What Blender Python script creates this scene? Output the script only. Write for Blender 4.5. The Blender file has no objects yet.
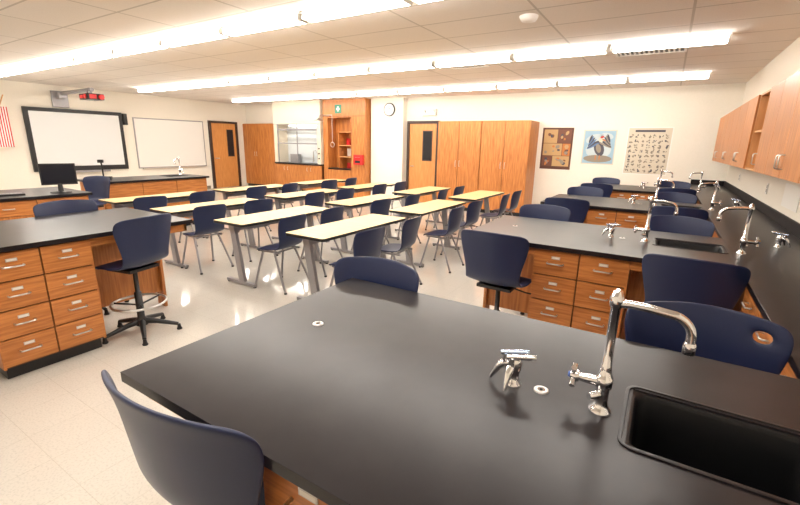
import bpy, math, random
from mathutils import Vector, Matrix
random.seed(4)
D=bpy.data; SC=bpy.context.scene
try:
    SC.view_settings.view_transform='Standard'
except Exception: pass

# ---------------------------------------------------------------- materials
def newmat(name):
    m=D.materials.new(name); m.use_nodes=True
    return m,m.node_tree.nodes,m.node_tree.links,m.node_tree.nodes['Principled BSDF']
def plain(name,col,rough=.5,metal=0,spec=.5,emit=0,coat=0):
    m,n,l,b=newmat(name)
    b.inputs['Base Color'].default_value=(*col,1); b.inputs['Roughness'].default_value=rough
    b.inputs['Metallic'].default_value=metal; b.inputs['Specular IOR Level'].default_value=spec
    if emit:
        b.inputs['Emission Color'].default_value=(*col,1); b.inputs['Emission Strength'].default_value=emit
    return m
def noisy(name,c1,c2,scale=(1,1,1),nscale=5,rough=.5,detail=4,lo=.35,hi=.65,spec=.5,bump=0,metal=0):
    m,n,l,b=newmat(name)
    tc=n.new('ShaderNodeTexCoord'); mp=n.new('ShaderNodeMapping'); mp.inputs['Scale'].default_value=scale
    nz=n.new('ShaderNodeTexNoise'); nz.inputs['Scale'].default_value=nscale; nz.inputs['Detail'].default_value=detail
    cr=n.new('ShaderNodeValToRGB'); cr.color_ramp.elements[0].position=lo; cr.color_ramp.elements[1].position=hi
    cr.color_ramp.elements[0].color=(*c1,1); cr.color_ramp.elements[1].color=(*c2,1)
    l.new(tc.outputs['Object'],mp.inputs['Vector']); l.new(mp.outputs['Vector'],nz.inputs['Vector'])
    l.new(nz.outputs['Fac'],cr.inputs['Fac']); l.new(cr.outputs['Color'],b.inputs['Base Color'])
    b.inputs['Roughness'].default_value=rough; b.inputs['Specular IOR Level'].default_value=spec; b.inputs['Metallic'].default_value=metal
    if bump:
        bp=n.new('ShaderNodeBump'); bp.inputs['Strength'].default_value=bump; bp.inputs['Distance'].default_value=.01
        l.new(nz.outputs['Fac'],bp.inputs['Height']); l.new(bp.outputs['Normal'],b.inputs['Normal'])
    return m
OAK1=(.38,.125,.027); OAK2=(.57,.222,.058)
M_WOODV=noisy('oak_vertical_grain',OAK1,OAK2,(14,14,1.1),3,.38,6)
M_WOODH=noisy('oak_horizontal_grain',OAK1,OAK2,(1.4,1.4,22),3,.38,6)
M_WOODD=plain('oak_carcass_dark',(.13,.045,.012),.5)
M_WOODL=noisy('oak_light',(.60,.29,.10),(.70,.37,.15),(10,10,1.2),3,.45,5)
M_DOOR=noisy('oak_door_light',(.54,.22,.06),(.64,.29,.09),(12,12,1.2),3,.4,5)
M_EPOXY=noisy('black_epoxy_resin',(.010,.0075,.009),(.015,.012,.0135),(1,1,1),9,.29,5,spec=.30)
M_SPLASH=plain('epoxy_backsplash',(.012,.009,.010),.55,spec=.22)
M_SINK=plain('sink_resin',(.006,.006,.007),.4,spec=.3)
M_NAVY=plain('navy_plastic',(.012,.020,.064),.38,spec=.4)
M_CHROME=plain('chrome',(.82,.82,.84),.09,1)
M_NICKEL=plain('brushed_nickel',(.62,.61,.60),.28,1)
M_GREY=plain('grey_powdercoat',(.30,.29,.30),.38,.4)
M_BLACK=plain('black_plastic',(.012,.012,.013),.4)
M_BLUE=plain('blue_index_ring',(.05,.12,.4),.3)
M_BLUEC=plain('blue_tinted_chrome',(.45,.55,.72),.18,1)
M_RED=plain('red_plastic',(.62,.02,.02),.4)
M_GREEN=plain('green_sign',(.02,.22,.14),.5)
M_WHITE=plain('white_plastic',(.82,.80,.76),.45)
M_TOP=noisy('maple_laminate',(.74,.52,.24),(.80,.59,.295),(2,12,2),3,.36,5)
M_BOARD=plain('whiteboard_surface',(.80,.78,.74),.25)
M_SCREEN=plain('projection_screen',(.72,.73,.73),.4)
M_ALU=plain('aluminium',(.65,.63,.6),.35,.8)
M_GLASSD=plain('dark_glass',(.02,.02,.025),.08)
M_FRAME=plain('dark_door_frame',(.045,.022,.016),.45)
M_HOOD=plain('hood_beige',(.66,.58,.46),.5)
M_HOODW=plain('hood_interior',(.66,.70,.72),.5)
M_HFILL=plain('hood_fill_strip',(1,.97,.9),.5,emit=5)  # glowing strip added to brighten the hood interior
M_WALL=noisy('painted_wall_cream',(.82,.77,.67),(.84,.785,.69),(1,1,1),40,.75,2,bump=.02)
M_BASE=plain('vinyl_baseboard',(.20,.16,.12),.6)
M_CLOCK=plain('clock_face',(.9,.9,.88),.4)
M_PAPER=plain('paper',(.85,.83,.78),.6)
M_FLAGR=plain('flag_red',(.6,.03,.04),.7); M_FLAGW=plain('flag_white',(.85,.82,.8),.7); M_FLAGB=plain('flag_blue',(.03,.05,.25),.7)
m,n,l,b=newmat('fluorescent_diffuser'); M_LIGHT=m
b.inputs['Base Color'].default_value=(.9,.9,.88,1)
b.inputs['Emission Color'].default_value=(1,.95,.88,1); b.inputs['Emission Strength'].default_value=31

def tilemat(name,base,line,bw,bh,mortar,rough,speck=None,coords='Object',off=0.0,spec=.5):
    m,n,l,b=newmat(name)
    tc=n.new('ShaderNodeTexCoord'); br=n.new('ShaderNodeTexBrick')
    br.offset=off; br.inputs['Scale'].default_value=1; br.inputs['Brick Width'].default_value=bw; br.inputs['Row Height'].default_value=bh
    br.inputs['Mortar Size'].default_value=mortar; br.inputs['Mortar Smooth'].default_value=.1; br.inputs['Bias'].default_value=0
    br.inputs['Color1'].default_value=(*base,1); br.inputs['Color2'].default_value=(*[c*.975 for c in base],1); br.inputs['Mortar'].default_value=(*line,1)
    l.new(tc.outputs[coords],br.inputs['Vector'])
    out=br.outputs['Color']
    if speck:
        nz=n.new('ShaderNodeTexNoise'); nz.inputs['Scale'].default_value=speck[0]; nz.inputs['Detail'].default_value=3
        l.new(tc.outputs[coords],nz.inputs['Vector'])
        cr=n.new('ShaderNodeValToRGB'); cr.color_ramp.elements[0].position=.36; cr.color_ramp.elements[1].position=.5
        cr.color_ramp.elements[0].color=(*[speck[1]]*3,1); cr.color_ramp.elements[1].color=(1,1,1,1)
        mx=n.new('ShaderNodeMix'); mx.data_type='RGBA'; mx.blend_type='MULTIPLY'; mx.inputs[0].default_value=1
        l.new(nz.outputs['Fac'],cr.inputs['Fac']); l.new(out,mx.inputs[6]); l.new(cr.outputs['Color'],mx.inputs[7]); out=mx.outputs[2]
    l.new(out,b.inputs['Base Color']); b.inputs['Roughness'].default_value=rough; b.inputs['Specular IOR Level'].default_value=spec
    return m
M_FLOOR=tilemat('vinyl_tile_floor',(.66,.62,.555),(.56,.52,.45),.305,.305,.0018,.09,(90,.88),spec=1.0)
M_CEIL=tilemat('acoustic_ceiling_tile',(.76,.70,.645),(.52,.47,.42),1.22,.61,.012,.9,(120,.93))

# ---------------------------------------------------------------- mesh builder
class MB:
    def __init__(s): s.v=[];s.f=[];s.m=[];s.s=[];s.mats=[]
    def mi(s,mat):
        if mat not in s.mats: s.mats.append(mat)
        return s.mats.index(mat)
    def add(s,vs,fs,mat,smooth=False):
        o=len(s.v); s.v+=[tuple(v) for v in vs]; k=s.mi(mat)
        for f in fs: s.f.append([i+o for i in f]); s.m.append(k); s.s.append(smooth)
    def box(s,x0,x1,y0,y1,z0,z1,mat):
        if x0>x1:x0,x1=x1,x0
        if y0>y1:y0,y1=y1,y0
        if z0>z1:z0,z1=z1,z0
        vs=[(x0,y0,z0),(x1,y0,z0),(x1,y1,z0),(x0,y1,z0),(x0,y0,z1),(x1,y0,z1),(x1,y1,z1),(x0,y1,z1)]
        s.add(vs,[(3,2,1,0),(4,5,6,7),(0,1,5,4),(1,2,6,5),(2,3,7,6),(3,0,4,7)],mat)
    def tube(s,pts,r,mat,seg=10,cap=True,smooth=True):
        pts=[Vector(p) for p in pts]; n=len(pts)
        rs=r if isinstance(r,(list,tuple)) else [r]*n
        t=(pts[1]-pts[0]).normalized(); a=Vector((0,0,1)) if abs(t.z)<.9 else Vector((1,0,0))
        u=t.cross(a).normalized(); vs=[]
        for i,p in enumerate(pts):
            if i==0: tt=(pts[1]-pts[0])
            elif i==n-1: tt=(pts[-1]-pts[-2])
            else: tt=(pts[i+1]-pts[i]).normalized()+(pts[i]-pts[i-1]).normalized()
            tt=tt.normalized() if tt.length>1e-9 else t
            u=(u-tt*u.dot(tt)).normalized(); w=tt.cross(u)
            for k in range(seg):
                an=2*math.pi*k/seg; vs.append(p+(u*math.cos(an)+w*math.sin(an))*rs[i])
        fs=[]
        for i in range(n-1):
            for k in range(seg):
                k2=(k+1)%seg; fs.append((i*seg+k,i*seg+k2,(i+1)*seg+k2,(i+1)*seg+k))
        s.add(vs,fs,mat,smooth)
        if cap: s.add(vs[:seg],[tuple(range(seg))[::-1]],mat); s.add(vs[-seg:],[tuple(range(seg))],mat)
    def cyl(s,p,q,r,mat,r2=None,seg=16): s.tube([p,q],[r,r if r2 is None else r2],mat,seg)
    def lathe(s,c,prof,mat,seg=20):
        vs=[];n=len(prof)
        for (r,z) in prof:
            for k in range(seg):
                a=2*math.pi*k/seg; vs.append((c[0]+r*math.cos(a),c[1]+r*math.sin(a),c[2]+z))
        fs=[(i*seg+k,i*seg+(k+1)%seg,(i+1)*seg+(k+1)%seg,(i+1)*seg+k) for i in range(n-1) for k in range(seg)]
        s.add(vs,fs,mat,True)
        s.add(vs[:seg],[tuple(range(seg))[::-1]],mat); s.add(vs[-seg:],[tuple(range(seg))],mat)
    def ring(s,c,R,r,mat,seg=28,rs=8,axis='z'):
        vs=[]
        for i in range(seg):
            a=2*math.pi*i/seg
            for k in range(rs):
                b_=2*math.pi*k/rs; rr=R+r*math.cos(b_); p=(rr*math.cos(a),rr*math.sin(a),r*math.sin(b_))
                if axis=='x': p=(p[2],p[0],p[1])
                if axis=='y': p=(p[0],p[2],p[1])
                vs.append((c[0]+p[0],c[1]+p[1],c[2]+p[2]))
        fs=[(i*rs+k,((i+1)%seg)*rs+k,((i+1)%seg)*rs+(k+1)%rs,i*rs+(k+1)%rs) for i in range(seg) for k in range(rs)]
        s.add(vs,fs,mat,True)
    def merge_mesh(s,me,mat,smooth=True):
        s.add([v.co[:] for v in me.vertices],[tuple(p.vertices) for p in me.polygons],mat,smooth)
    def mesh(s,name):
        me=D.meshes.new(name); me.from_pydata(s.v,[],s.f)
        for mt in s.mats: me.materials.append(mt)
        me.polygons.foreach_set('material_index',s.m); me.polygons.foreach_set('use_smooth',s.s); me.update(); return me
    def obj(s,name,loc=(0,0,0),rot=0,bevel=0,parent=None):
        return place(s.mesh(name),name,loc,rot,bevel,parent)
def place(me,name,loc=(0,0,0),rot=0,bevel=0,parent=None,scale=1):
    o=D.objects.new(name,me); SC.collection.objects.link(o); o.location=loc; o.rotation_euler=(0,0,rot); o.scale=(scale,)*3
    if bevel:
        bm=o.modifiers.new('bevel','BEVEL'); bm.width=bevel; bm.segments=2; bm.limit_method='ANGLE'; bm.angle_limit=math.radians(50)
    if parent: o.parent=parent
    return o
def shell(prof,nu,hole=None,thick=.012,sub=1):
    """prof: (y,z,halfwidth,curve_y,curve_z)"""
    vs=[];fs=[]
    for (y,z,hw,cy,cz) in prof:
        for i in range(nu+1):
            t=-1+2*i/nu; vs.append((hw*t,y+cy*t*t,z+cz*t*t))
    for j in range(len(prof)-1):
        for i in range(nu):
            if hole and j in hole[0] and i in hole[1]: continue
            a=j*(nu+1)+i; fs.append((a,a+1,a+nu+2,a+nu+1))
    me=D.meshes.new('t'); me.from_pydata(vs,[],fs); o=D.objects.new('t',me); SC.collection.objects.link(o)
    so=o.modifiers.new('s','SOLIDIFY'); so.thickness=thick; so.offset=0
    ss=o.modifiers.new('u','SUBSURF'); ss.levels=sub
    dg=bpy.context.evaluated_depsgraph_get(); ev=D.meshes.new_from_object(o.evaluated_get(dg))
    D.objects.remove(o); return ev

# ---------------------------------------------------------------- room shell
XL,XR,YN,YB,ZC=-12.98,1.02,-2.2,10.39,2.81
def slab(name,a,mat): b=MB(); b.box(*a,mat); return b.obj(name)
slab('floor',(XL-.2,XR+.2,YN-.2,YB+.2,-.1,0),M_FLOOR)
slab('ceiling',(XL-.2,XR+.2,YN-.2,YB+.2,ZC,ZC+.1),M_CEIL)
slab('wall_left',(XL-.15,XL,YN,YB,0,ZC),M_WALL)
slab('wall_right',(XR,XR+.15,YN,YB,0,ZC),M_WALL)
slab('wall_front',(XL,XR,YN-.15,YN,0,ZC),M_WALL)
slab('wall_back',(XL,XR,YB,YB+.15,0,ZC),M_WALL)
YS=10.2
slab('wall_back_furred',(-7.36,-6.28,YS,YB,0,ZC),M_WALL)
b=MB(); b.box(XL,XL+.012,YN,8.75,0,.1,M_BASE); b.obj('baseboard_left')
b=MB(); b.box(-2.6,.4,YB-.012,YB,0,.1,M_BASE); b.obj('baseboard_back')

# ---------------------------------------------------------------- ceiling lights (1.2 m fixtures in rows)
LW=.064
b=MB(); b.box(0.01,1.19,-.045,.045,.055,.08,M_WHITE)
b.box(.042,1.158,-LW,LW,.0,.055,M_LIGHT)
b.box(.022,.042,-LW-.002,LW+.002,-.002,.06,M_WHITE); b.box(1.158,1.178,-LW-.002,LW+.002,-.002,.06,M_WHITE)
LM=b.mesh('fluorescent_ceiling_light')
for r,y in enumerate((.57,3.33,6.09,8.86)):  # first row is out of view, added for its light
    for i in range(10): place(LM,'fluorescent_ceiling_light',(.40-1.2*(i+1),y,ZC-.08))
b=MB(); b.lathe((-1.34,4.45,ZC-.05),[(.03,0),(.07,.006),(.085,.03),(.09,.05)],M_WHITE); b.obj('smoke_detector')
def vent(x,y,w,d):
    b=MB(); z=ZC
    b.box(x-w/2,x+w/2,y-d/2,y-d/2+.03,z-.015,z,M_WHITE); b.box(x-w/2,x+w/2,y+d/2-.03,y+d/2,z-.015,z,M_WHITE)
    b.box(x-w/2,x-w/2+.03,y-d/2,y+d/2,z-.015,z,M_WHITE); b.box(x+w/2-.03,x+w/2,y-d/2,y+d/2,z-.015,z,M_WHITE)
    b.box(x-w/2,x+w/2,y-d/2,y+d/2,z-.003,z,M_BLACK)
    k=x-w/2+.05
    while k<x+w/2-.04: b.box(k,k+.022,y-d/2,y+d/2,z-.012,z-.004,M_WHITE); k+=.055
    b.obj('ceiling_air_vent')
vent(-.40,6.62,.8,.42); vent(-2.9,6.6,.6,.36)

# ---------------------------------------------------------------- cabinetry helpers
def pull(b,p,ax,nrm,L=.1,mat=M_NICKEL):
    p=Vector(p);a=Vector(ax);nn=Vector(nrm)
    e0=p-a*L/2;e1=p+a*L/2
    b.tube([e0,e0+nn*.022,e0+nn*.03+a*.008,e1+nn*.03-a*.008,e1+nn*.022,e1],.0055,mat,8)
def front(b,axis,pos,sgn,u0,u1,z0,z1,mat,th=.018,gap=.003):
    if axis=='y': b.box(u0+gap,u1-gap,pos,pos+sgn*th,z0+gap,z1-gap,mat)
    else: b.box(pos,pos+sgn*th,u0+gap,u1-gap,z0+gap,z1-gap,mat)
def drawers(b,axis,pos,sgn,u0,u1,rows=4,z0=.10,z1=.875,holder=True):
    h=(z1-z0)/rows
    for i in range(rows):
        a=z0+i*h; front(b,axis,pos,sgn,u0,u1,a,a+h,M_WOODH,gap=.005)
        zc=a+h*.5; uc=(u0+u1)/2; q=pos+sgn*.018
        if axis=='y': pull(b,(uc,q,zc),(1,0,0),(0,sgn,0),.11)
        else: pull(b,(q,uc,zc),(0,1,0),(sgn,0,0),.11)
        if holder:
            if axis=='y': b.box(uc-.03,uc+.03,q,q+sgn*.003,zc+.03,zc+.052,M_NICKEL); b.box(uc-.025,uc+.025,q+sgn*.003,q+sgn*.004,zc+.034,zc+.048,M_PAPER)
            else: b.box(q,q+sgn*.003,uc-.03,uc+.03,zc+.03,zc+.052,M_NICKEL); b.box(q+sgn*.003,q+sgn*.004,uc-.025,uc+.025,zc+.034,zc+.048,M_PAPER)
def plate_hole(b,x0,x1,y0,y1,z0,z1,h,mat):
    hx0,hx1,hy0,hy1=h
    def ringv(z): return [(x0,y0,z),(x1,y0,z),(x1,y1,z),(x0,y1,z),(hx0,hy0,z),(hx1,hy0,z),(hx1,hy1,z),(hx0,hy1,z)]
    vs=ringv(z1)+ringv(z0);fs=[]
    for i in range(4):
        j=(i+1)%4
        fs+= [(i,j,4+j,4+i),(8+j,8+i,12+i,12+j),(8+i,8+j,j,i),(4+i,4+j,12+j,12+i)]
    b.add(vs,fs,mat)
def rrect(x0,x1,y0,y1,r,z,n=5):
    out=[]
    for cx,cy,a0 in ((x1-r,y1-r,0),(x0+r,y1-r,90),(x0+r,y0+r,180),(x1-r,y0+r,270)):
        for k in range(n+1):
            a=math.radians(a0+90*k/n); out.append((cx+r*math.cos(a),cy+r*math.sin(a),z))
    return out
def basin(b,h,z):
    x0,x1,y0,y1=h
    L=[rrect(x0-.018,x1+.018,y0-.018,y1+.018,.035,z+.0005),rrect(x0-.018,x1+.018,y0-.018,y1+.018,.035,z+.004),rrect(x0-.010,x1+.010,y0-.010,y1+.010,.03,z+.004),
       rrect(x0-.008,x1+.008,y0-.008,y1+.008,.03,z-.004),rrect(x0+.006,x1-.006,y0+.006,y1-.006,.03,z-.006),rrect(x0+.012,x1-.012,y0+.012,y1-.012,.035,z-.02),rrect(x0+.02,x1-.02,y0+.02,y1-.02,.04,z-.22)]
    n=len(L[0]);vs=sum(L,[]);fs=[]
    for i in range(len(L)-1):
        for k in range(n):
            k2=(k+1)%n; fs.append((i*n+k,i*n+k2,(i+1)*n+k2,(i+1)*n+k))
    b.add(vs,fs[:2*n],M_EPOXY,True); b.add(vs,fs[2*n:],M_SINK,True)
    b.add(L[-1],[tuple(range(n))],M_SINK)
    b.lathe(((x0+x1)/2,(y0+y1)/2,z-.22),[(.03,.001),(.028,.004),(.01,.002)],M_NICKEL,14)
ZT=.915; TH=.032
CX0=.46
def peninsula(y0):
    y1=y0+1.12; h=(.015,.43,y0+.49,y0+.77)
    b=MB()
    plate_hole(b,-1.30,CX0,y0,y1,ZT-TH,ZT,h,M_EPOXY)
    basin(b,h,ZT)
    b.box(-.72,-.12,y0+.06,y1-.06,.09,ZT-TH,M_WOODD)
    b.box(-.70,-.14,y0+.10,y1-.10,0,.09,M_BLACK)
    b.box(-.735,-.72,y0+.045,y1-.045,.09,ZT-TH,M_WOODV); b.box(-.12,-.105,y0+.045,y1-.045,.09,ZT-TH,M_WOODV)
    for (yy,sg) in ((y0+.06,-1),(y1-.06,1)):
        drawers(b,'y',yy,sg,-.735,-.42); drawers(b,'y',yy,sg,-.42,-.105)
    ym=(y0+y1)/2
    b.box(-1.24,-.735,ym-.012,ym+.012,.15,ZT-TH,M_WOODV); b.box(-1.26,-1.235,ym-.06,ym+.06,0,ZT-TH,M_WOODV)
    b.box(-.105,CX0,ym-.24,ym-.22,.15,ZT-TH,M_WOODV) ; b.box(-.105,CX0,ym+.28,ym+.30,.15,ZT-TH,M_WOODV)
    for yy in (y0+.05,y1-.07):
        b.box(-1.27,-.735,yy,yy+.02,ZT-TH-.07,ZT-TH,M_WOODH); b.box(-.105,CX0,yy,yy+.02,ZT-TH-.07,ZT-TH,M_WOODH)
    b.box(-1.27,-1.25,y0+.05,y1-.05,ZT-TH-.07,ZT-TH,M_WOODH)
    b.obj('lab_bench',bevel=.0025)
YP=(.52,3.03,5.5,8.05)
for y in YP: peninsula(y)

# side counter
b=MB()
b.box(CX0,XR-.022,-1.6,YB-.022,ZT-TH,ZT,M_EPOXY); b.box(XR-.022,XR-.002,-1.6,YB-.022,ZT-TH,ZT+.1,M_SPLASH)
b.box(CX0,XR-.002,YB-.022,YB-.002,ZT-TH,ZT+.1,M_SPLASH)
b.box(CX0+.05,XR-.02,-1.55,YB-.03,.09,ZT-TH,M_WOODD); b.box(CX0+.09,XR-.05,-1.5,YB-.04,0,.09,M_BLACK)
segs=[(1.66,3.01),(4.17,5.48),(6.64,8.03),(9.19,10.3),(-1.5,.5)]
for (a,c) in segs:
    n=max(1,round((c-a)/.45)); w=(c-a)/n
    for i in range(n):
        front(b,'x',CX0+.05,-1,a+i*w,a+(i+1)*w,.10,.70,M_WOODV); front(b,'x',CX0+.05,-1,a+i*w,a+(i+1)*w,.70,.875,M_WOODH)
        pull(b,(CX0+.032,a+(i+.5)*w,.79),(0,1,0),(-1,0,0)); pull(b,(CX0+.032,a+(i+.85)*w,.6),(0,0,1),(-1,0,0))
b.obj('side_lab_counter',bevel=.0025)

# upper wall cabinets
b=MB(); CF=.73; z0,z1=1.40,2.17; ya,yb=1.25,10.0
b.box(XR-.03,XR-.001,ya,yb,z0,z1,M_WOODD)
b.box(CF,XR-.002,ya,yb,z0-.0,z0+.02,M_WOODL); b.box(CF,XR-.002,ya,yb,z1-.02,z1,M_WOODL)
b.box(CF,XR-.002,yb-.02,yb,z0,z1,M_WOODV); b.box(CF,XR-.002,ya,ya+.02,z0,z1,M_WOODV)
edges=[10.0,9.3,8.6,7.95,7.3,6.62,5.95,5.30,4.72,4.14,3.56,2.98,2.4,1.82,1.25]
for i in range(len(edges)-1):
    a,c=edges[i+1],edges[i]
    b.box(CF+.001,XR-.003,c-.018,c-.002,z0+.02,z1-.02,M_WOODL)
    if abs(a-5.30)<.01:
        b.box(CF+.01,XR-.03,a,c,1.78,1.80,M_WOODL); b.box(XR-.04,XR-.03,a,c,z0,z1,M_WOODV); continue
    front(b,'x',CF,-1,a,c,z0,z1,M_WOODV,gap=.004)
    pull(b,(CF-.018,(a+.05) if i%2==0 else (c-.05),z0+.12),(0,0,1),(-1,0,0),.1)
b.obj('upper_storage_cabinet',bevel=.0015)

def island(x0,x1,y0,y1,cabs,name='lab_bench'):
    b=MB(); b.box(x0,x1,y0,y1,ZT-TH,ZT,M_EPOXY)
    a,c=cabs; m_=(x0+x1)/2
    b.box(x0+.05,x1-.05,a+.015,c-.015,.09,ZT-TH,M_WOODD); b.box(x0+.1,x1-.09,a+.02,c-.02,0,.09,M_BLACK)
    b.box(x0+.035,x1-.035,c-.015,c,.09,ZT-TH,M_WOODV); b.box(x0+.035,x1-.035,a,a+.015,.09,ZT-TH,M_WOODV)
    mid=(a+c)/2
    for (xx,sg) in ((x1-.05,1),(x0+.05,-1)):
        drawers(b,'x',xx,sg,a,mid); drawers(b,'x',xx,sg,mid,c)
    b.box(m_-.012,m_+.012,y0+.05,a,.15,ZT-TH,M_WOODV); b.box(m_-.012,m_+.012,c,y1-.05,.15,ZT-TH,M_WOODV)
    b.box(m_-.06,m_+.06,y1-.06,y1-.035,0,ZT-TH,M_WOODV); b.box(m_-.06,m_+.06,y0+.035,y0+.06,0,ZT-TH,M_WOODV)
    for xx in (x0+.05,x1-.07):
        b.box(xx,xx+.02,c,y1-.03,ZT-TH-.07,ZT-TH,M_WOODH); b.box(xx,xx+.02,y0+.03,a,ZT-TH-.07,ZT-TH,M_WOODH)
    b.box(x0+.05,x1-.05,y1-.05,y1-.03,ZT-TH-.07,ZT-TH,M_WOODH)
    b.obj(name,bevel=.0025)
island(-4.60,-3.47,-.1,2.13,(.74,1.35))
b=MB(); b.box(-7.25,-6.2,.3,2.5,ZT-TH,ZT,M_EPOXY); b.box(-7.2,-6.25,.35,2.45,.09,ZT-TH,M_WOODD); b.box(-7.15,-6.3,.4,2.4,0,.09,M_BLACK)
for i in range(4): 
    a=.35+i*.525; front(b,'x',-6.25,1,a,a+.525,.1,.70,M_WOODV); front(b,'x',-6.25,1,a,a+.525,.70,.875,M_WOODH); pull(b,(-6.232,a+.26,.79),(0,1,0),(1,0,0))
front(b,'y',2.45,1,-7.2,-6.25,.09,.875,M_WOODV,gap=0)
b.obj('instructor_desk',bevel=.0025)
b=MB(); x0,x1,y0,y1=-8.35,-7.5,3.15,5.05
plate_hole(b,x0,x1,y0,y1,ZT-TH,ZT,(-8.15,-7.8,4.45,4.8),M_EPOXY); basin(b,(-8.15,-7.8,4.45,4.8),ZT)
b.box(x0+.05,x1-.05,y0+.05,y1-.05,.09,ZT-.3,M_WOODD); b.box(x0+.1,x1-.1,y0+.1,y1-.1,0,.09,M_BLACK)
b.box(x1-.065,x1-.05,y0+.05,y1-.05,.09,ZT-TH,M_WOODV); b.box(x0+.05,x0+.065,y0+.05,y1-.05,.09,ZT-TH,M_WOODV)
b.box(x0+.05,x1-.05,y0+.035,y0+.05,.09,ZT-TH,M_WOODV); b.box(x0+.05,x1-.05,y1-.05,y1-.035,.09,ZT-TH,M_WOODV)
for i in range(3): front(b,'x',x1-.05,1,y0+.05+i*.6,y0+.65+i*.6,.1,.875,M_WOODH,gap=.005)
b.obj('demonstration_bench',bevel=.0025)

# ---------------------------------------------------------------- faucets / turrets / caps
def faucet_mesh():
    b=MB(); c=M_CHROME
    b.lathe((0,0,0),[(.028,0),(.028,.006),(.019,.012),(.016,.03),(.0155,.07),(.021,.074),(.021,.10),(.0155,.104),(.013,.13)],c,20)
    b.lathe((0,0,.12),[(.0135,0),(.0135,.015),(.0115,.018),(.0115,.172),(.0145,.177),(.0165,.187),(.0165,.202),(.013,.208),(.010,.218),(.004,.222)],c,18)
    b.tube([(0,0,.085),(-.04,0,.085),(-.062,0,.085)],[.013,.013,.010],c,12)
    b.tube([(-.06,0,.085),(-.068,0,.085),(-.082,0,.085)],[.014,.017,.013],c,12)
    for k in range(4):
        a=k*math.pi/2+.5
        b.tube([(-.074,0,.085),(-.074,.034*math.cos(a),.085+.034*math.sin(a))],[.006,.0075],c,8)
    b.tube([(-.08,0,.085),(-.088,0,.085)],[.010,.007],M_BLUE,10)
    b.tube([(0,0,.05),(-.02,-.02,.05),(-.03,-.03,.05)],[.011,.011,.009],c,10)
    z=.306
    pts=[(0,0,z),(.03,0,z+.003),(.07,0,z+.001),(.115,0,z-.005)]
    for k in range(1,8):
        a=math.pi/2*k/7; pts.append((.115+.05*math.sin(a),0,z-.055+.05*math.cos(a)))
    pts.append((.165,0,z-.075))
    b.tube(pts,.0105,c,14)
    b.lathe((.165,0,z-.096),[(.008,0),(.014,.002),(.014,.024),(.011,.03)],c,14)
    return b.mesh('lab_faucet')
FM=faucet_mesh()
def turret_mesh():
    b=MB(); c=M_CHROME
    b.lathe((0,0,0),[(.024,0),(.024,.005),(.016,.010),(.014,.035),(.018,.045),(.022,.065),(.018,.082),(.010,.090)],c,20)
    for a in (math.radians(195),math.radians(265)):
        d=Vector((math.cos(a),math.sin(a),0)); o=Vector((0,0,.065))
        b.tube([o,o+d*.03],[.011,.010],c,12)
        b.tube([o+d*.03,o+d*.034+Vector((0,0,-.004)),o+d*.045+Vector((0,0,-.015)),o+d*.062+Vector((0,0,-.045)),o+d*.066+Vector((0,0,-.055))],[.013,.013,.010,.006,.004],c,12)
        b.tube([o+d*.028,o+d*.028+Vector((0,0,.03))],[.009,.008],c,12)
        e=Vector((.92,.38,0)); q=o+d*.028+Vector((0,0,.032))
        b.tube([q-e*.014,q+e*.015+Vector((0,0,.002)),q+e*.045+Vector((0,0,.004)),q+e*.066+Vector((0,0,.004))],[.0075,.007,.009,.008],M_BLUEC if a<4 else c,10)
    return b.mesh('gas_turret')
TM=turret_mesh()
def cap(x,y):
    b=MB(); b.lathe((0,0,0),[(.021,0),(.021,.003),(.015,.005),(.0115,.004)],M_NICKEL,24); b.lathe((0,0,0),[(.0115,.001),(.0112,.0045)],M_CHROME,16); b.lathe((0,0,.0045),[(.005,0),(.004,.002)],M_BLACK,10); b.obj('counter_grommet',(x,y,ZT))
for i,y in enumerate(YP):
    place(FM,'lab_faucet',(-.055,y+.60,ZT),math.radians(4))
    place(TM,'gas_turret',(-.29,y+.60,ZT),0)
    cap(-.21,y+.61)
    if i<3: cap(-1.05,y+.59)
    place(FM,'lab_faucet',(.52,y+.56,ZT),math.radians(190))
    place(TM,'gas_turret',(.78,y+.98,ZT),2.5)
place(FM,'lab_faucet',(-8.22,4.9,ZT),math.radians(-60))

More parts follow.
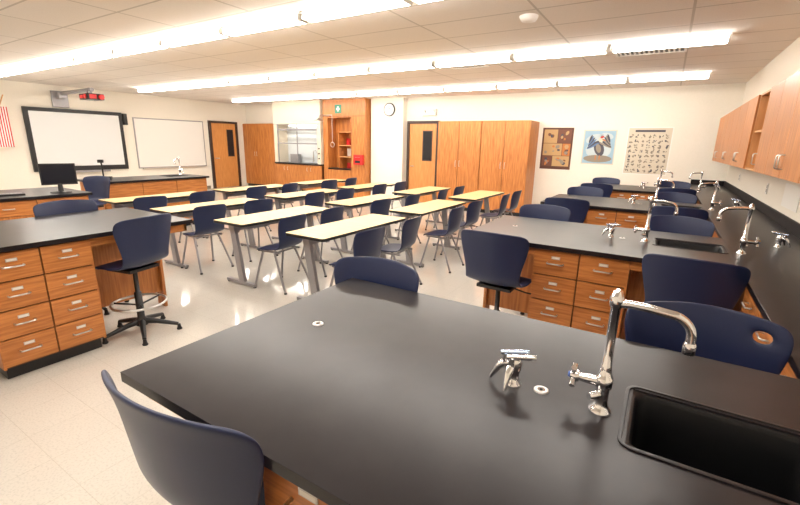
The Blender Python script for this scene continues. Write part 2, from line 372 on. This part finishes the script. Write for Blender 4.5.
# ---------------------------------------------------------------- stool and chair
def stool_mesh(hole=None,leg=.275,wide=1.0):
    b=MB(); S=.60
    prof=[(.235,S-.035,.15,-.03,0),(.225,S-.005,.19,-.03,0),(.16,S+.006,.215,0,.005),(.05,S,.225,0,.012),(-.06,S-.003,.225,0,.02),(-.14,S+.012,.22,.01,.02),
          (-.195,S+.06,.205,.035,.0),(-.215,S+.13,.208,.05,0),(-.225,S+.21,.230,.06,0),(-.235,S+.28,.247,.07,0),(-.243,S+.325,.255,.075,0),(-.252,S+.37,.256,.075,-.004),(-.262,S+.405,.245,.07,-.012),(-.268,S+.422,.21,.058,-.014)]
    prof=[(p[0],p[1],p[2]*wide,p[3],p[4]) for p in prof]
    me=shell(prof,10,hole=hole,thick=.014,sub=2); b.merge_mesh(me,M_NAVY)
    b.box(-.13,.13,-.12,.14,S-.035,S-.012,M_BLACK)
    b.lathe((0,0,0),[(.045,.07),(.045,.12),(.028,.14),(.028,.36),(.018,.365),(.018,S-.03)],M_BLACK,18)
    b.ring((0,0,.27),.20,.010,M_NICKEL,36,8)
    for k in range(3):
        a=k*2*math.pi/3; b.tube([(.025*math.cos(a),.025*math.sin(a),.25),(.198*math.cos(a),.198*math.sin(a),.27)],.008,M_BLACK,8)
    for k in range(5):
        a=k*2*math.pi/5+.3; c,s=math.cos(a),math.sin(a)
        b.tube([(.03*c,.03*s,.105),(.12*c,.12*s,.09),(leg*c,leg*s,.05)],[.026,.021,.015],M_BLACK,10)
        b.lathe(((leg+.005)*c,(leg+.005)*s,0),[(.020,0),(.023,.008),(.016,.02),(.012,.05)],M_BLACK,12)
    b.tube([(.1,.02,S-.04),(.2,.03,S-.06),(.24,.03,S-.06)],.006,M_BLACK,8)
    return b.mesh('lab_stool')
SM=stool_mesh(); SMS=stool_mesh(None,.225); SMH=stool_mesh(((10,),(1,)),.225,1.02); SMW=stool_mesh(None,.25,1.13)
def stool(x,y,deg,me=None): place(me or SM,'lab_stool',(x,y,0),math.radians(deg))
stool(-.945,.655,4,SMW)
stool(-1.16,1.47,182)
stool(.225,1.64,186,SMH)
stool(-.95,2.98,-2); stool(.225,2.98,-4,SMS)
stool(-.98,4.18,180); stool(.16,4.20,176,SMS)
stool(-.95,5.44,3); stool(.2,5.44,-5,SMS)
stool(-.98,6.66,180); stool(.16,6.68,180,SMS)
stool(-.95,7.98,0); stool(.18,7.98,6,SMS)
stool(-.98,9.2,180); stool(.18,9.22,180,SMS)
stool(-3.57,1.65,102); stool(-4.5,1.66,-90)
stool(-7.35,2.9,200)

def chair_mesh():
    b=MB(); S=.45
    prof=[(.215,S-.03,.15,-.02,0),(.205,S-.005,.18,-.02,0),(.12,S+.004,.205,0,.006),(0,S-.002,.21,0,.012),(-.11,S+.002,.205,0,.016),(-.18,S+.045,.195,.02,0),
          (-.21,S+.12,.195,.04,0),(-.225,S+.21,.215,.05,0),(-.24,S+.29,.225,.05,0),(-.25,S+.335,.225,.05,0),(-.26,S+.375,.205,.045,-.006),(-.264,S+.385,.17,.04,-.008)]
    me=shell(prof,8,thick=.012,sub=1); b.merge_mesh(me,M_NAVY)
    for sx in (-1,1):
        x=.16*sx; xo=.215*sx
        b.tube([(x,.10,S-.02),(xo,.20,.012)],.0125,M_GREY,8); b.tube([(x,-.06,S-.02),(xo,-.24,.012)],.0125,M_GREY,8)
        b.tube([(x,.14,S-.02),(x,-.14,S-.02)],.011,M_GREY,8)
        for yy in (.20,-.24): b.lathe((xo,yy,0),[(.016,0),(.016,.015),(.012,.02)],M_BLACK,10)
    b.tube([(-.16,.08,S-.024),(.16,.08,S-.024)],.010,M_GREY,8); b.tube([(-.16,-.08,S-.024),(.16,-.08,S-.024)],.010,M_GREY,8)
    return b.mesh('student_chair')
CM=chair_mesh()
def table_mesh():
    b=MB(); W,L=.25,.73
    L_=[rrect(-W,W,-L,L,.03,.71),rrect(-W,W,-L,L,.03,.738)]; n=len(L_[0])
    b.add(L_[0]+L_[1],[(k,(k+1)%n,n+(k+1)%n,n+k) for k in range(n)],M_BLACK)
    b.add(L_[0],[tuple(range(n))[::-1]],M_BLACK); b.add(rrect(-W,W,-L,L,.03,.738),[tuple(range(n))],M_TOP)
    for y in (-.60,.60):
        b.box(-.235,.235,y-.022,y+.022,.012,.045,M_GREY); b.box(-.20,.20,y-.018,y+.018,.68,.71,M_GREY)
        vs=[(-.02,y-.02,.045),(.07,y-.02,.045),(.07,y+.02,.045),(-.02,y+.02,.045),(-.12,y-.02,.68),(-.04,y-.02,.68),(-.04,y+.02,.68),(-.12,y+.02,.68)]
        b.add(vs,[(3,2,1,0),(4,5,6,7),(0,1,5,4),(1,2,6,5),(2,3,7,6),(3,0,4,7)],M_GREY)
        for x in (-.22,.22): b.lathe((x,y,0),[(.018,0),(.018,.012)],M_BLACK,10)
    b.box(-.12,-.10,-.6,.6,.60,.69,M_GREY)
    return b.mesh('student_table')
TBM=table_mesh()
for ri,xr in enumerate((-2.55,-3.68,-4.98,-6.32)):
    for ci,y0 in enumerate((2.78,4.60,6.42)):
        place(TBM,'student_table',(xr-.25,y0+.75,0),random.uniform(-.01,.01))
        for k in (.36,1.10):
            place(CM,'student_chair',(xr+.12+random.uniform(-.03,.05),y0+k+random.uniform(-.04,.04),0),math.pi/2+random.uniform(-.12,.12))

# ---------------------------------------------------------------- back wall fittings
def tallcab(name,x0,x1,yf,z1,ndoor,z0=.09,yb_=YB):
    b=MB(); b.box(x0,x1,yf+.02,yb_-.002,z0,z1,M_WOODV); b.box(x0+.01,x1-.01,yf+.06,yb_-.01,0,z0,M_BLACK)
    b.box(x0+.01,x1-.01,yf+.014,yf+.021,z0+.01,z1-.01,M_WOODD)
    w=(x1-x0)/ndoor
    for i in range(ndoor):
        front(b,'y',yf+.018,-1,x0+i*w,x0+(i+1)*w,z0,z1,M_WOODV,gap=.006)
        hx=x0+(i+1)*w-.05 if i%2==0 else x0+i*w+.05
        pull(b,(hx,yf,1.15),(0,0,1),(0,-1,0),.14)
    b.obj(name,bevel=.002)
tallcab('tall_storage_cabinet',-4.93,-3.80,9.67,2.15,2)
tallcab('tall_storage_cabinet',-3.79,-2.66,9.67,2.15,2)
tallcab('tall_storage_cabinet',-12.96,-11.06,YS,2.17,3)
# fume hood
b=MB(); x0,x1=-11.05,-9.02; y=YS-.3
b.box(x0,x1,y,YB-.003,2.12,ZC-.003,M_HOOD); b.box(x0,x0+.14,y,YB-.003,.93,2.12,M_HOOD); b.box(x1-.14,x1,y,YB-.003,.93,2.12,M_HOOD)
b.box(x0+.14,x1-.14,YB-.03,YB-.003,.93,2.12,M_HOODW); b.box(x0,x1,y-.03,YB-.003,.89,.93,M_EPOXY)
b.box(x0+.4,x1-.4,YB-.2,YB-.1,2.08,2.115,M_HFILL)
b.box(x0+.14,x1-.14,y+.03,y+.045,1.52,1.56,M_GREY); b.box(x0+.14,x0+.17,y+.02,y+.045,.93,2.12,M_GREY); b.box(x1-.17,x1-.14,y+.02,y+.045,.93,2.12,M_GREY)
b.box((x0+x1)/2-.015,(x0+x1)/2+.015,y+.02,y+.045,.93,2.12,M_GREY)
b.box(x0+.5,x0+.8,y+.2,y+.4,.93,1.2,M_GREY); b.tube([(x1-.6,y+.3,.93),(x1-.6,y+.3,1.3),(x1-.5,y+.3,1.33),(x1-.45,y+.3,1.25)],.014,M_NICKEL)
b.box(x0+.14,x1-.14,y+.046,y+.06,1.93,1.99,M_GREY)
b.box(x0,x1,y+.02,YB-.003,.09,.89,M_WOODD); b.box(x0,x1,y+.06,YB-.003,0,.09,M_BLACK)
for i in range(4):
    w=(x1-x0)/4; front(b,'y',y+.02,-1,x0+i*w,x0+(i+1)*w,.1,.88,M_WOODV); pull(b,(x0+(i+.85 if i%2==0 else i+.15)*w,y,.75),(0,0,1),(0,-1,0))
for i in range(3): b.cyl((x1-.07,y,1.1+.15*i),(x1-.07,y-.03,1.1+.15*i),.02,M_BLACK)
b.box(x0,x1,y-.004,y,2.115,2.135,M_GREY)
b.obj('fume_hood',bevel=.002)
# safety station
b=MB(); x0,x1=-8.98,-7.40; y=YS-.22; ox0,ox1=x0+.18,x1-.52; yb2=YB-.02
b.box(x0,x1,yb2,YB-.003,0,ZC-.003,M_WOODV)
b.box(x0,ox0,y,yb2,0,ZC-.003,M_WOODV); b.box(ox1,x1,y,yb2,0,ZC-.003,M_WOODV); b.box(ox0,ox1,y,yb2,2.30,ZC-.003,M_WOODV)
b.box(ox0,ox1,y,yb2,0,.80,M_WOODV); b.box(ox0,ox1,y-.02,yb2,.80,.84,M_EPOXY)
b.box(ox0+.42,ox1,y+.02,yb2,1.50,1.52,M_WOODL); b.box(ox0+.42,ox1,y+.02,yb2,1.17,1.19,M_WOODL); b.box(ox0+.40,ox0+.42,y+.01,yb2,.84,1.9,M_WOODV); b.box(ox0+.42,ox1,y+.02,yb2,1.88,1.90,M_WOODL)
b.box(ox0+.5,ox0+.72,yb2-.09,yb2-.02,1.2,1.42,M_WHITE); b.box(ox0+.48,ox0+.60,yb2-.1,yb2-.02,1.52,1.72,M_RED); b.box(ox0+.5,ox0+.7,yb2-.1,yb2-.02,.84,1.0,M_RED)
b.box(x1-.40,x1-.12,y-.012,y,.98,1.0,M_WOODD); b.box(x1-.50,x1-.49,y-.004,y,.1,2.3,M_WOODD); b.box(x0,x1,y-.004,y,2.33,2.34,M_WOODD)
b.obj('safety_station',bevel=.002)
b=MB(); b.box(-8.50,-8.26,y-.012,y-.001,2.42,2.66,M_GREEN); b.box(-8.41,-8.35,y-.015,y-.012,2.47,2.61,M_WHITE); b.box(-8.445,-8.315,y-.015,y-.012,2.515,2.565,M_WHITE); b.obj('emergency_shower_sign')
b=MB(); c=M_NICKEL
b.tube([(-8.75,y-.002,2.36),(-8.75,y-.35,2.36),(-8.75,y-.40,2.34),(-8.75,y-.42,2.28)],.018,c); b.lathe((-8.75,y-.42,2.18),[(.13,0),(.12,.02),(.03,.08),(.018,.1)],c,20)
b.tube([(-8.45,y-.2,2.36),(-8.45,y-.2,1.6)],.007,c); b.tube([(-8.75,y-.2,2.36),(-8.45,y-.2,2.36)],.012,c)
b.ring((-8.45,y-.2,1.53),.07,.009,c,20,6,'y')
b.obj('emergency_shower')
b=MB(); b.box(-7.74,-7.44,y-.12,y-.013,.98,1.26,M_RED); b.box(-7.68,-7.50,y-.125,y-.12,1.03,1.10,M_BLACK); b.tube([(-7.66,y-.12,1.19),(-7.66,y-.14,1.19),(-7.52,y-.14,1.19),(-7.52,y-.12,1.19)],.006,M_NICKEL); b.obj('fire_alarm_box',bevel=.008)
# clock
b=MB(); cx,cz=-6.72,2.50; yy=YS
b.tube([(cx,yy-.001,cz),(cx,yy-.04,cz)],[.18,.175],M_BLACK,32); b.tube([(cx,yy-.040,cz),(cx,yy-.042,cz)],.152,M_CLOCK,32)
for k in range(12):
    a=k*math.pi/6; b.tube([(cx+.12*math.sin(a),yy-.0425,cz+.12*math.cos(a)),(cx+.138*math.sin(a),yy-.0425,cz+.138*math.cos(a))],.004,M_BLACK,6)
b.tube([(cx,yy-.046,cz),(cx+.06,yy-.046,cz+.05)],.007,M_BLACK,6); b.tube([(cx,yy-.047,cz),(cx-.03,yy-.047,cz+.11)],.005,M_BLACK,6)
b.obj('analog_clock')
# doors
b=MB(); x0,x1=-6.22,-5.24; y=YB
for a,c in ((x0,x0+.07),(x1-.07,x1)): b.box(a,c,y-.07,y-.001,0,2.13,M_FRAME)
b.box(x0,x1,y-.07,y-.001,2.13,2.20,M_FRAME)
b.box(x0+.07,x1-.07,y-.035,y-.001,.01,2.13,M_DOOR)
b.box(x1-.50,x1-.20,y-.04,y-.035,1.15,1.95,M_FRAME); b.box(x1-.47,x1-.23,y-.043,y-.04,1.18,1.92,M_GLASSD)
b.tube([(x0+.14,y-.035,1.0),(x0+.14,y-.09,1.0),(x0+.25,y-.09,1.0)],.012,M_NICKEL); b.obj('door_2')
b=MB(); b.box(-5.75,-5.35,y-.09,y-.001,2.34,2.5,M_WHITE); b.cyl((-5.68,y-.09,2.44),(-5.68,y-.14,2.42),.05,M_CLOCK); b.cyl((-5.42,y-.09,2.44),(-5.42,y-.14,2.42),.05,M_CLOCK); b.obj('emergency_light')
b=MB(); y0,y1=8.85,9.95; x=XL
b.box(x+.001,x+.07,y0,y0+.08,0,2.14,M_FRAME); b.box(x+.001,x+.07,y1-.08,y1,0,2.14,M_FRAME); b.box(x+.001,x+.07,y0,y1,2.14,2.21,M_FRAME)
b.box(x+.001,x+.035,y0+.08,y1-.08,.01,2.14,M_DOOR); b.box(x+.035,x+.04,y1-.44,y1-.18,1.05,1.95,M_FRAME); b.box(x+.04,x+.043,y1-.42,y1-.20,1.07,1.93,M_GLASSD)
b.tube([(x+.035,y0+.16,1.0),(x+.09,y0+.16,1.0),(x+.09,y0+.28,1.0)],.012,M_NICKEL); b.obj('door_1')
# posters
C=lambda n,c: plain('print_'+n,c,.6)
PB=C('brown',(.10,.035,.02)); PT=C('tan',(.48,.30,.13)); PO=C('orange',(.50,.17,.04)); PSKY=C('sky',(.30,.46,.58)); PMIST=C('mist',(.50,.58,.60)); PDK=C('dark',(.06,.06,.08)); PRED=C('red',(.5,.05,.04)); PGRN=C('green',(.12,.20,.08)); PCR=C('cream',(.64,.57,.45)); PBLU=C('blue',(.10,.18,.34)); PGY=C('greybrown',(.26,.22,.17)); PMAR=C('maroon',(.16,.06,.035))
def ell(b,cx,cz,rx,rz,rot,mat,lay=1,n=14):
    vs=[];y=YB-.0055-.0012*lay
    for k in range(n):
        a=-2*math.pi*k/n; u,v=rx*math.cos(a),rz*math.sin(a); vs.append((cx+u*math.cos(rot)-v*math.sin(rot),y,cz+u*math.sin(rot)+v*math.cos(rot)))
    b.add(vs,[tuple(range(n))],mat)
def pbase(b,x0,x1,z0,z1,edge,bg):
    b.box(x0,x1,YB-.004,YB-.001,z0,z1,edge); b.box(x0+.02,x1-.02,YB-.0055,YB-.004,z0+.02,z1-.02,bg)
b=MB(); pbase(b,-2.56,-1.88,1.09,2.02,PB,PB)
rr=random.Random(8); cols=[PT,PO,PMAR,PT,PMAR,PGY]
for (u0,u1,w0,w1,cc) in ((-2.52,-2.22,1.68,1.98,PT),(-2.21,-1.92,1.68,1.98,PMAR),(-2.52,-2.10,1.40,1.67,PT),(-2.09,-1.92,1.40,1.67,PO),(-2.52,-2.30,1.16,1.39,PMAR),(-2.29,-1.92,1.16,1.39,PT)):
    b.box(u0,u1,YB-.0067,YB-.0055,w0,w1,cc)
    for k in range(7): ell(b,rr.uniform(u0+.06,u1-.06),rr.uniform(w0+.05,w1-.05),rr.uniform(.02,.055),rr.uniform(.015,.045),rr.uniform(0,3),rr.choice(cols+[PB,PDK]),2+k)
b.obj('science_poster')
b=MB(); pbase(b,-1.66,-1.0,1.24,1.97,PCR,PSKY); cx,cz=-1.33,1.60
ell(b,cx-.1,cz+.18,.18,.10,.3,PMIST); ell(b,cx+.14,cz+.24,.13,.07,-.2,PMIST,1); ell(b,cx,cz-.05,.26,.2,0,PMIST,1.3)
ell(b,cx,cz-.24,.29,.08,0,PGY,1.6); ell(b,cx+.01,cz-.02,.10,.17,.35,PDK,2.4)
for k in range(6): ell(b,cx-.12-.012*k,cz+.03+.03*k,.14-.01*k,.022,.5+.16*k,PDK if k%2 else PBLU,2.6+.3*k); ell(b,cx+.13+.01*k,cz+.05+.03*k,.14-.01*k,.022,-.4-.16*k,PDK if k%2 else PGY,2.6+.3*k)
ell(b,cx+.03,cz+.17,.05,.06,0,PCR,5); ell(b,cx+.05,cz+.22,.04,.025,.4,PRED,6); ell(b,cx+.09,cz+.16,.04,.015,-.3,PO,6); ell(b,cx,cz-.02,.05,.10,.3,PGY,5)
for k in (-1,1): ell(b,cx+.04*k,cz-.22,.012,.06,0,PO,5)
b.obj('bird_poster')
b=MB(); pbase(b,-.80,.02,1.06,2.03,M_PAPER,PCR)
b.box(-.66,-.12,YB-.0067,YB-.0055,1.93,1.97,PDK)
rr=random.Random(3)
for i in range(7):
    for j in range(8):
        xx=-.72+i*.108;zz=1.14+j*.10
        for k in range(4): ell(b,xx+rr.uniform(-.03,.03),zz+rr.uniform(-.03,.03),rr.uniform(.01,.032),rr.uniform(.006,.016),rr.uniform(0,3),PGY if rr.random()<.7 else PDK,1+k)
b.obj('anatomy_chart_poster')
# ---------------------------------------------------------------- left wall
b=MB(); x=XL; y0,y1,z0,z1=4.07,6.21,.76,2.27
b.box(x+.001,x+.07,y0,y1,z0,z1,M_BLACK); b.box(x+.07,x+.073,y0+.09,y1-.09,z0+.12,z1-.09,M_SCREEN)
b.box(x+.001,x+.10,y1+.03,y1+.12,1.95,2.25,M_BLACK); b.box(x+.03,x+.12,y0+.5,y1-.5,z0-.05,z0,M_GREY); b.obj('interactive_whiteboard',bevel=.004)
b=MB(); y0,y1,z0,z1=6.51,8.67,.75,2.17
b.box(x+.001,x+.02,y0,y1,z0,z1,M_GREY); b.box(x+.02,x+.022,y0+.03,y1-.03,z0+.03,z1-.03,M_BOARD); b.box(x+.02,x+.08,y0+.1,y1-.1,z0-.01,z0+.01,M_ALU); b.obj('whiteboard')
b=MB(); yc=4.85
b.box(x+.001,x+.06,yc-.17,yc+.17,2.30,2.68,M_GREY); b.box(x+.06,x+.22,yc-.08,yc+.08,2.50,2.64,M_GREY); b.tube([(x+.05,yc,2.62),(x+1.75,yc,2.64)],.045,M_GREY,12)
b.cyl((x+1.62,yc,2.63),(x+1.62,yc,2.55),.05,M_GREY)
b.box(x+1.42,x+1.86,yc-.14,yc+.18,2.42,2.55,M_BLACK)
b.box(x+1.86,x+1.88,yc-.12,yc+.02,2.44,2.53,M_RED); b.cyl((x+1.86,yc+.11,2.485),(x+1.92,yc+.11,2.485),.055,M_RED)
b.cyl((x+1.72,yc-.141,2.485),(x+1.72,yc-.16,2.485),.05,M_RED); b.box(x+1.48,x+1.62,yc-.155,yc-.141,2.45,2.52,M_RED)
b.obj('wall_mounted_projector',bevel=.01)
b=MB(); b.tube([(x+.01,3.62,2.1),(x+.55,3.62,2.45)],.012,M_WOODL)
for i in range(13):
    b.box(x+.26,x+.275,3.44+i*.022,3.462+i*.022,1.35,2.22,(M_FLAGR if i%2==0 else M_FLAGW))
b.box(x+.276,x+.28,3.44,3.56,1.85,2.2,M_FLAGB); b.obj('american_flag')
# ---------------------------------------------------------------- desk items
b=MB()
b.lathe((0,0,0),[(.11,0),(.11,.012),(.03,.02),(.022,.12)],M_BLACK,20); b.box(-.18,.18,-.02,.02,.10,.36,M_BLACK); b.box(-.165,.165,-.023,-.02,.12,.345,M_GLASSD); b.box(-.12,.12,.02,.05,.15,.32,M_BLACK)
b.obj('computer_monitor',(-6.42,2.25,ZT),math.radians(75),bevel=.004)
b=MB(); b.box(-.2,.2,-.07,.07,0,.02,M_BLACK)
for i in range(10):
    for j in range(4): b.box(-.185+i*.037,-.155+i*.037,-.055+j*.028,-.032+j*.028,.02,.026,M_GREY)
b.obj('computer_keyboard',(-6.5,1.7,ZT),math.radians(80))
b=MB(); b.box(-.12,.12,-.1,.1,0,.05,M_BLACK); b.tube([(0,.05,.05),(0,.06,.22),(0,-.02,.30)],.012,M_BLACK); b.box(-.04,.04,-.08,.02,.28,.33,M_BLACK); b.obj('document_camera',(-7.95,3.4,ZT),math.radians(60),bevel=.005)
b=MB(); b.box(XR-.006,XR-.001,4.9,5.5,1.08,1.3,M_PAPER); b.obj('paper_notice')
for yy in (3.4,4.4,6.3,8.6):
    b=MB(); b.box(XR-.008,XR-.001,yy,yy+.075,1.12,1.24,M_WHITE); b.box(XR-.010,XR-.008,yy+.02,yy+.055,1.185,1.22,M_GREY); b.box(XR-.010,XR-.008,yy+.02,yy+.055,1.14,1.175,M_GREY); b.obj('electrical_outlet')

# ---------------------------------------------------------------- world + camera
w=D.worlds.new('w'); SC.world=w; w.use_nodes=True; w.node_tree.nodes['Background'].inputs[0].default_value=(.05,.05,.05,1)
cam=D.cameras.new('camera'); co=D.objects.new('camera',cam); SC.collection.objects.link(co); SC.camera=co
yaw,pitch,roll=map(math.radians,(31.68,14.54,1.16))
F=Vector((-math.sin(yaw)*math.cos(pitch),math.cos(yaw)*math.cos(pitch),-math.sin(pitch)))
R0=Vector((math.cos(yaw),math.sin(yaw),0)); U0=R0.cross(F)
R=R0*math.cos(roll)+U0*math.sin(roll); U=U0*math.cos(roll)-R0*math.sin(roll)
mt=Matrix.Identity(4)
for i in range(3): mt[i][0]=R[i];mt[i][1]=U[i];mt[i][2]=-F[i]
mt[2][3]=1.595; co.matrix_world=mt
cam.sensor_width=36; cam.lens=419.4/800*36; cam.clip_start=.02
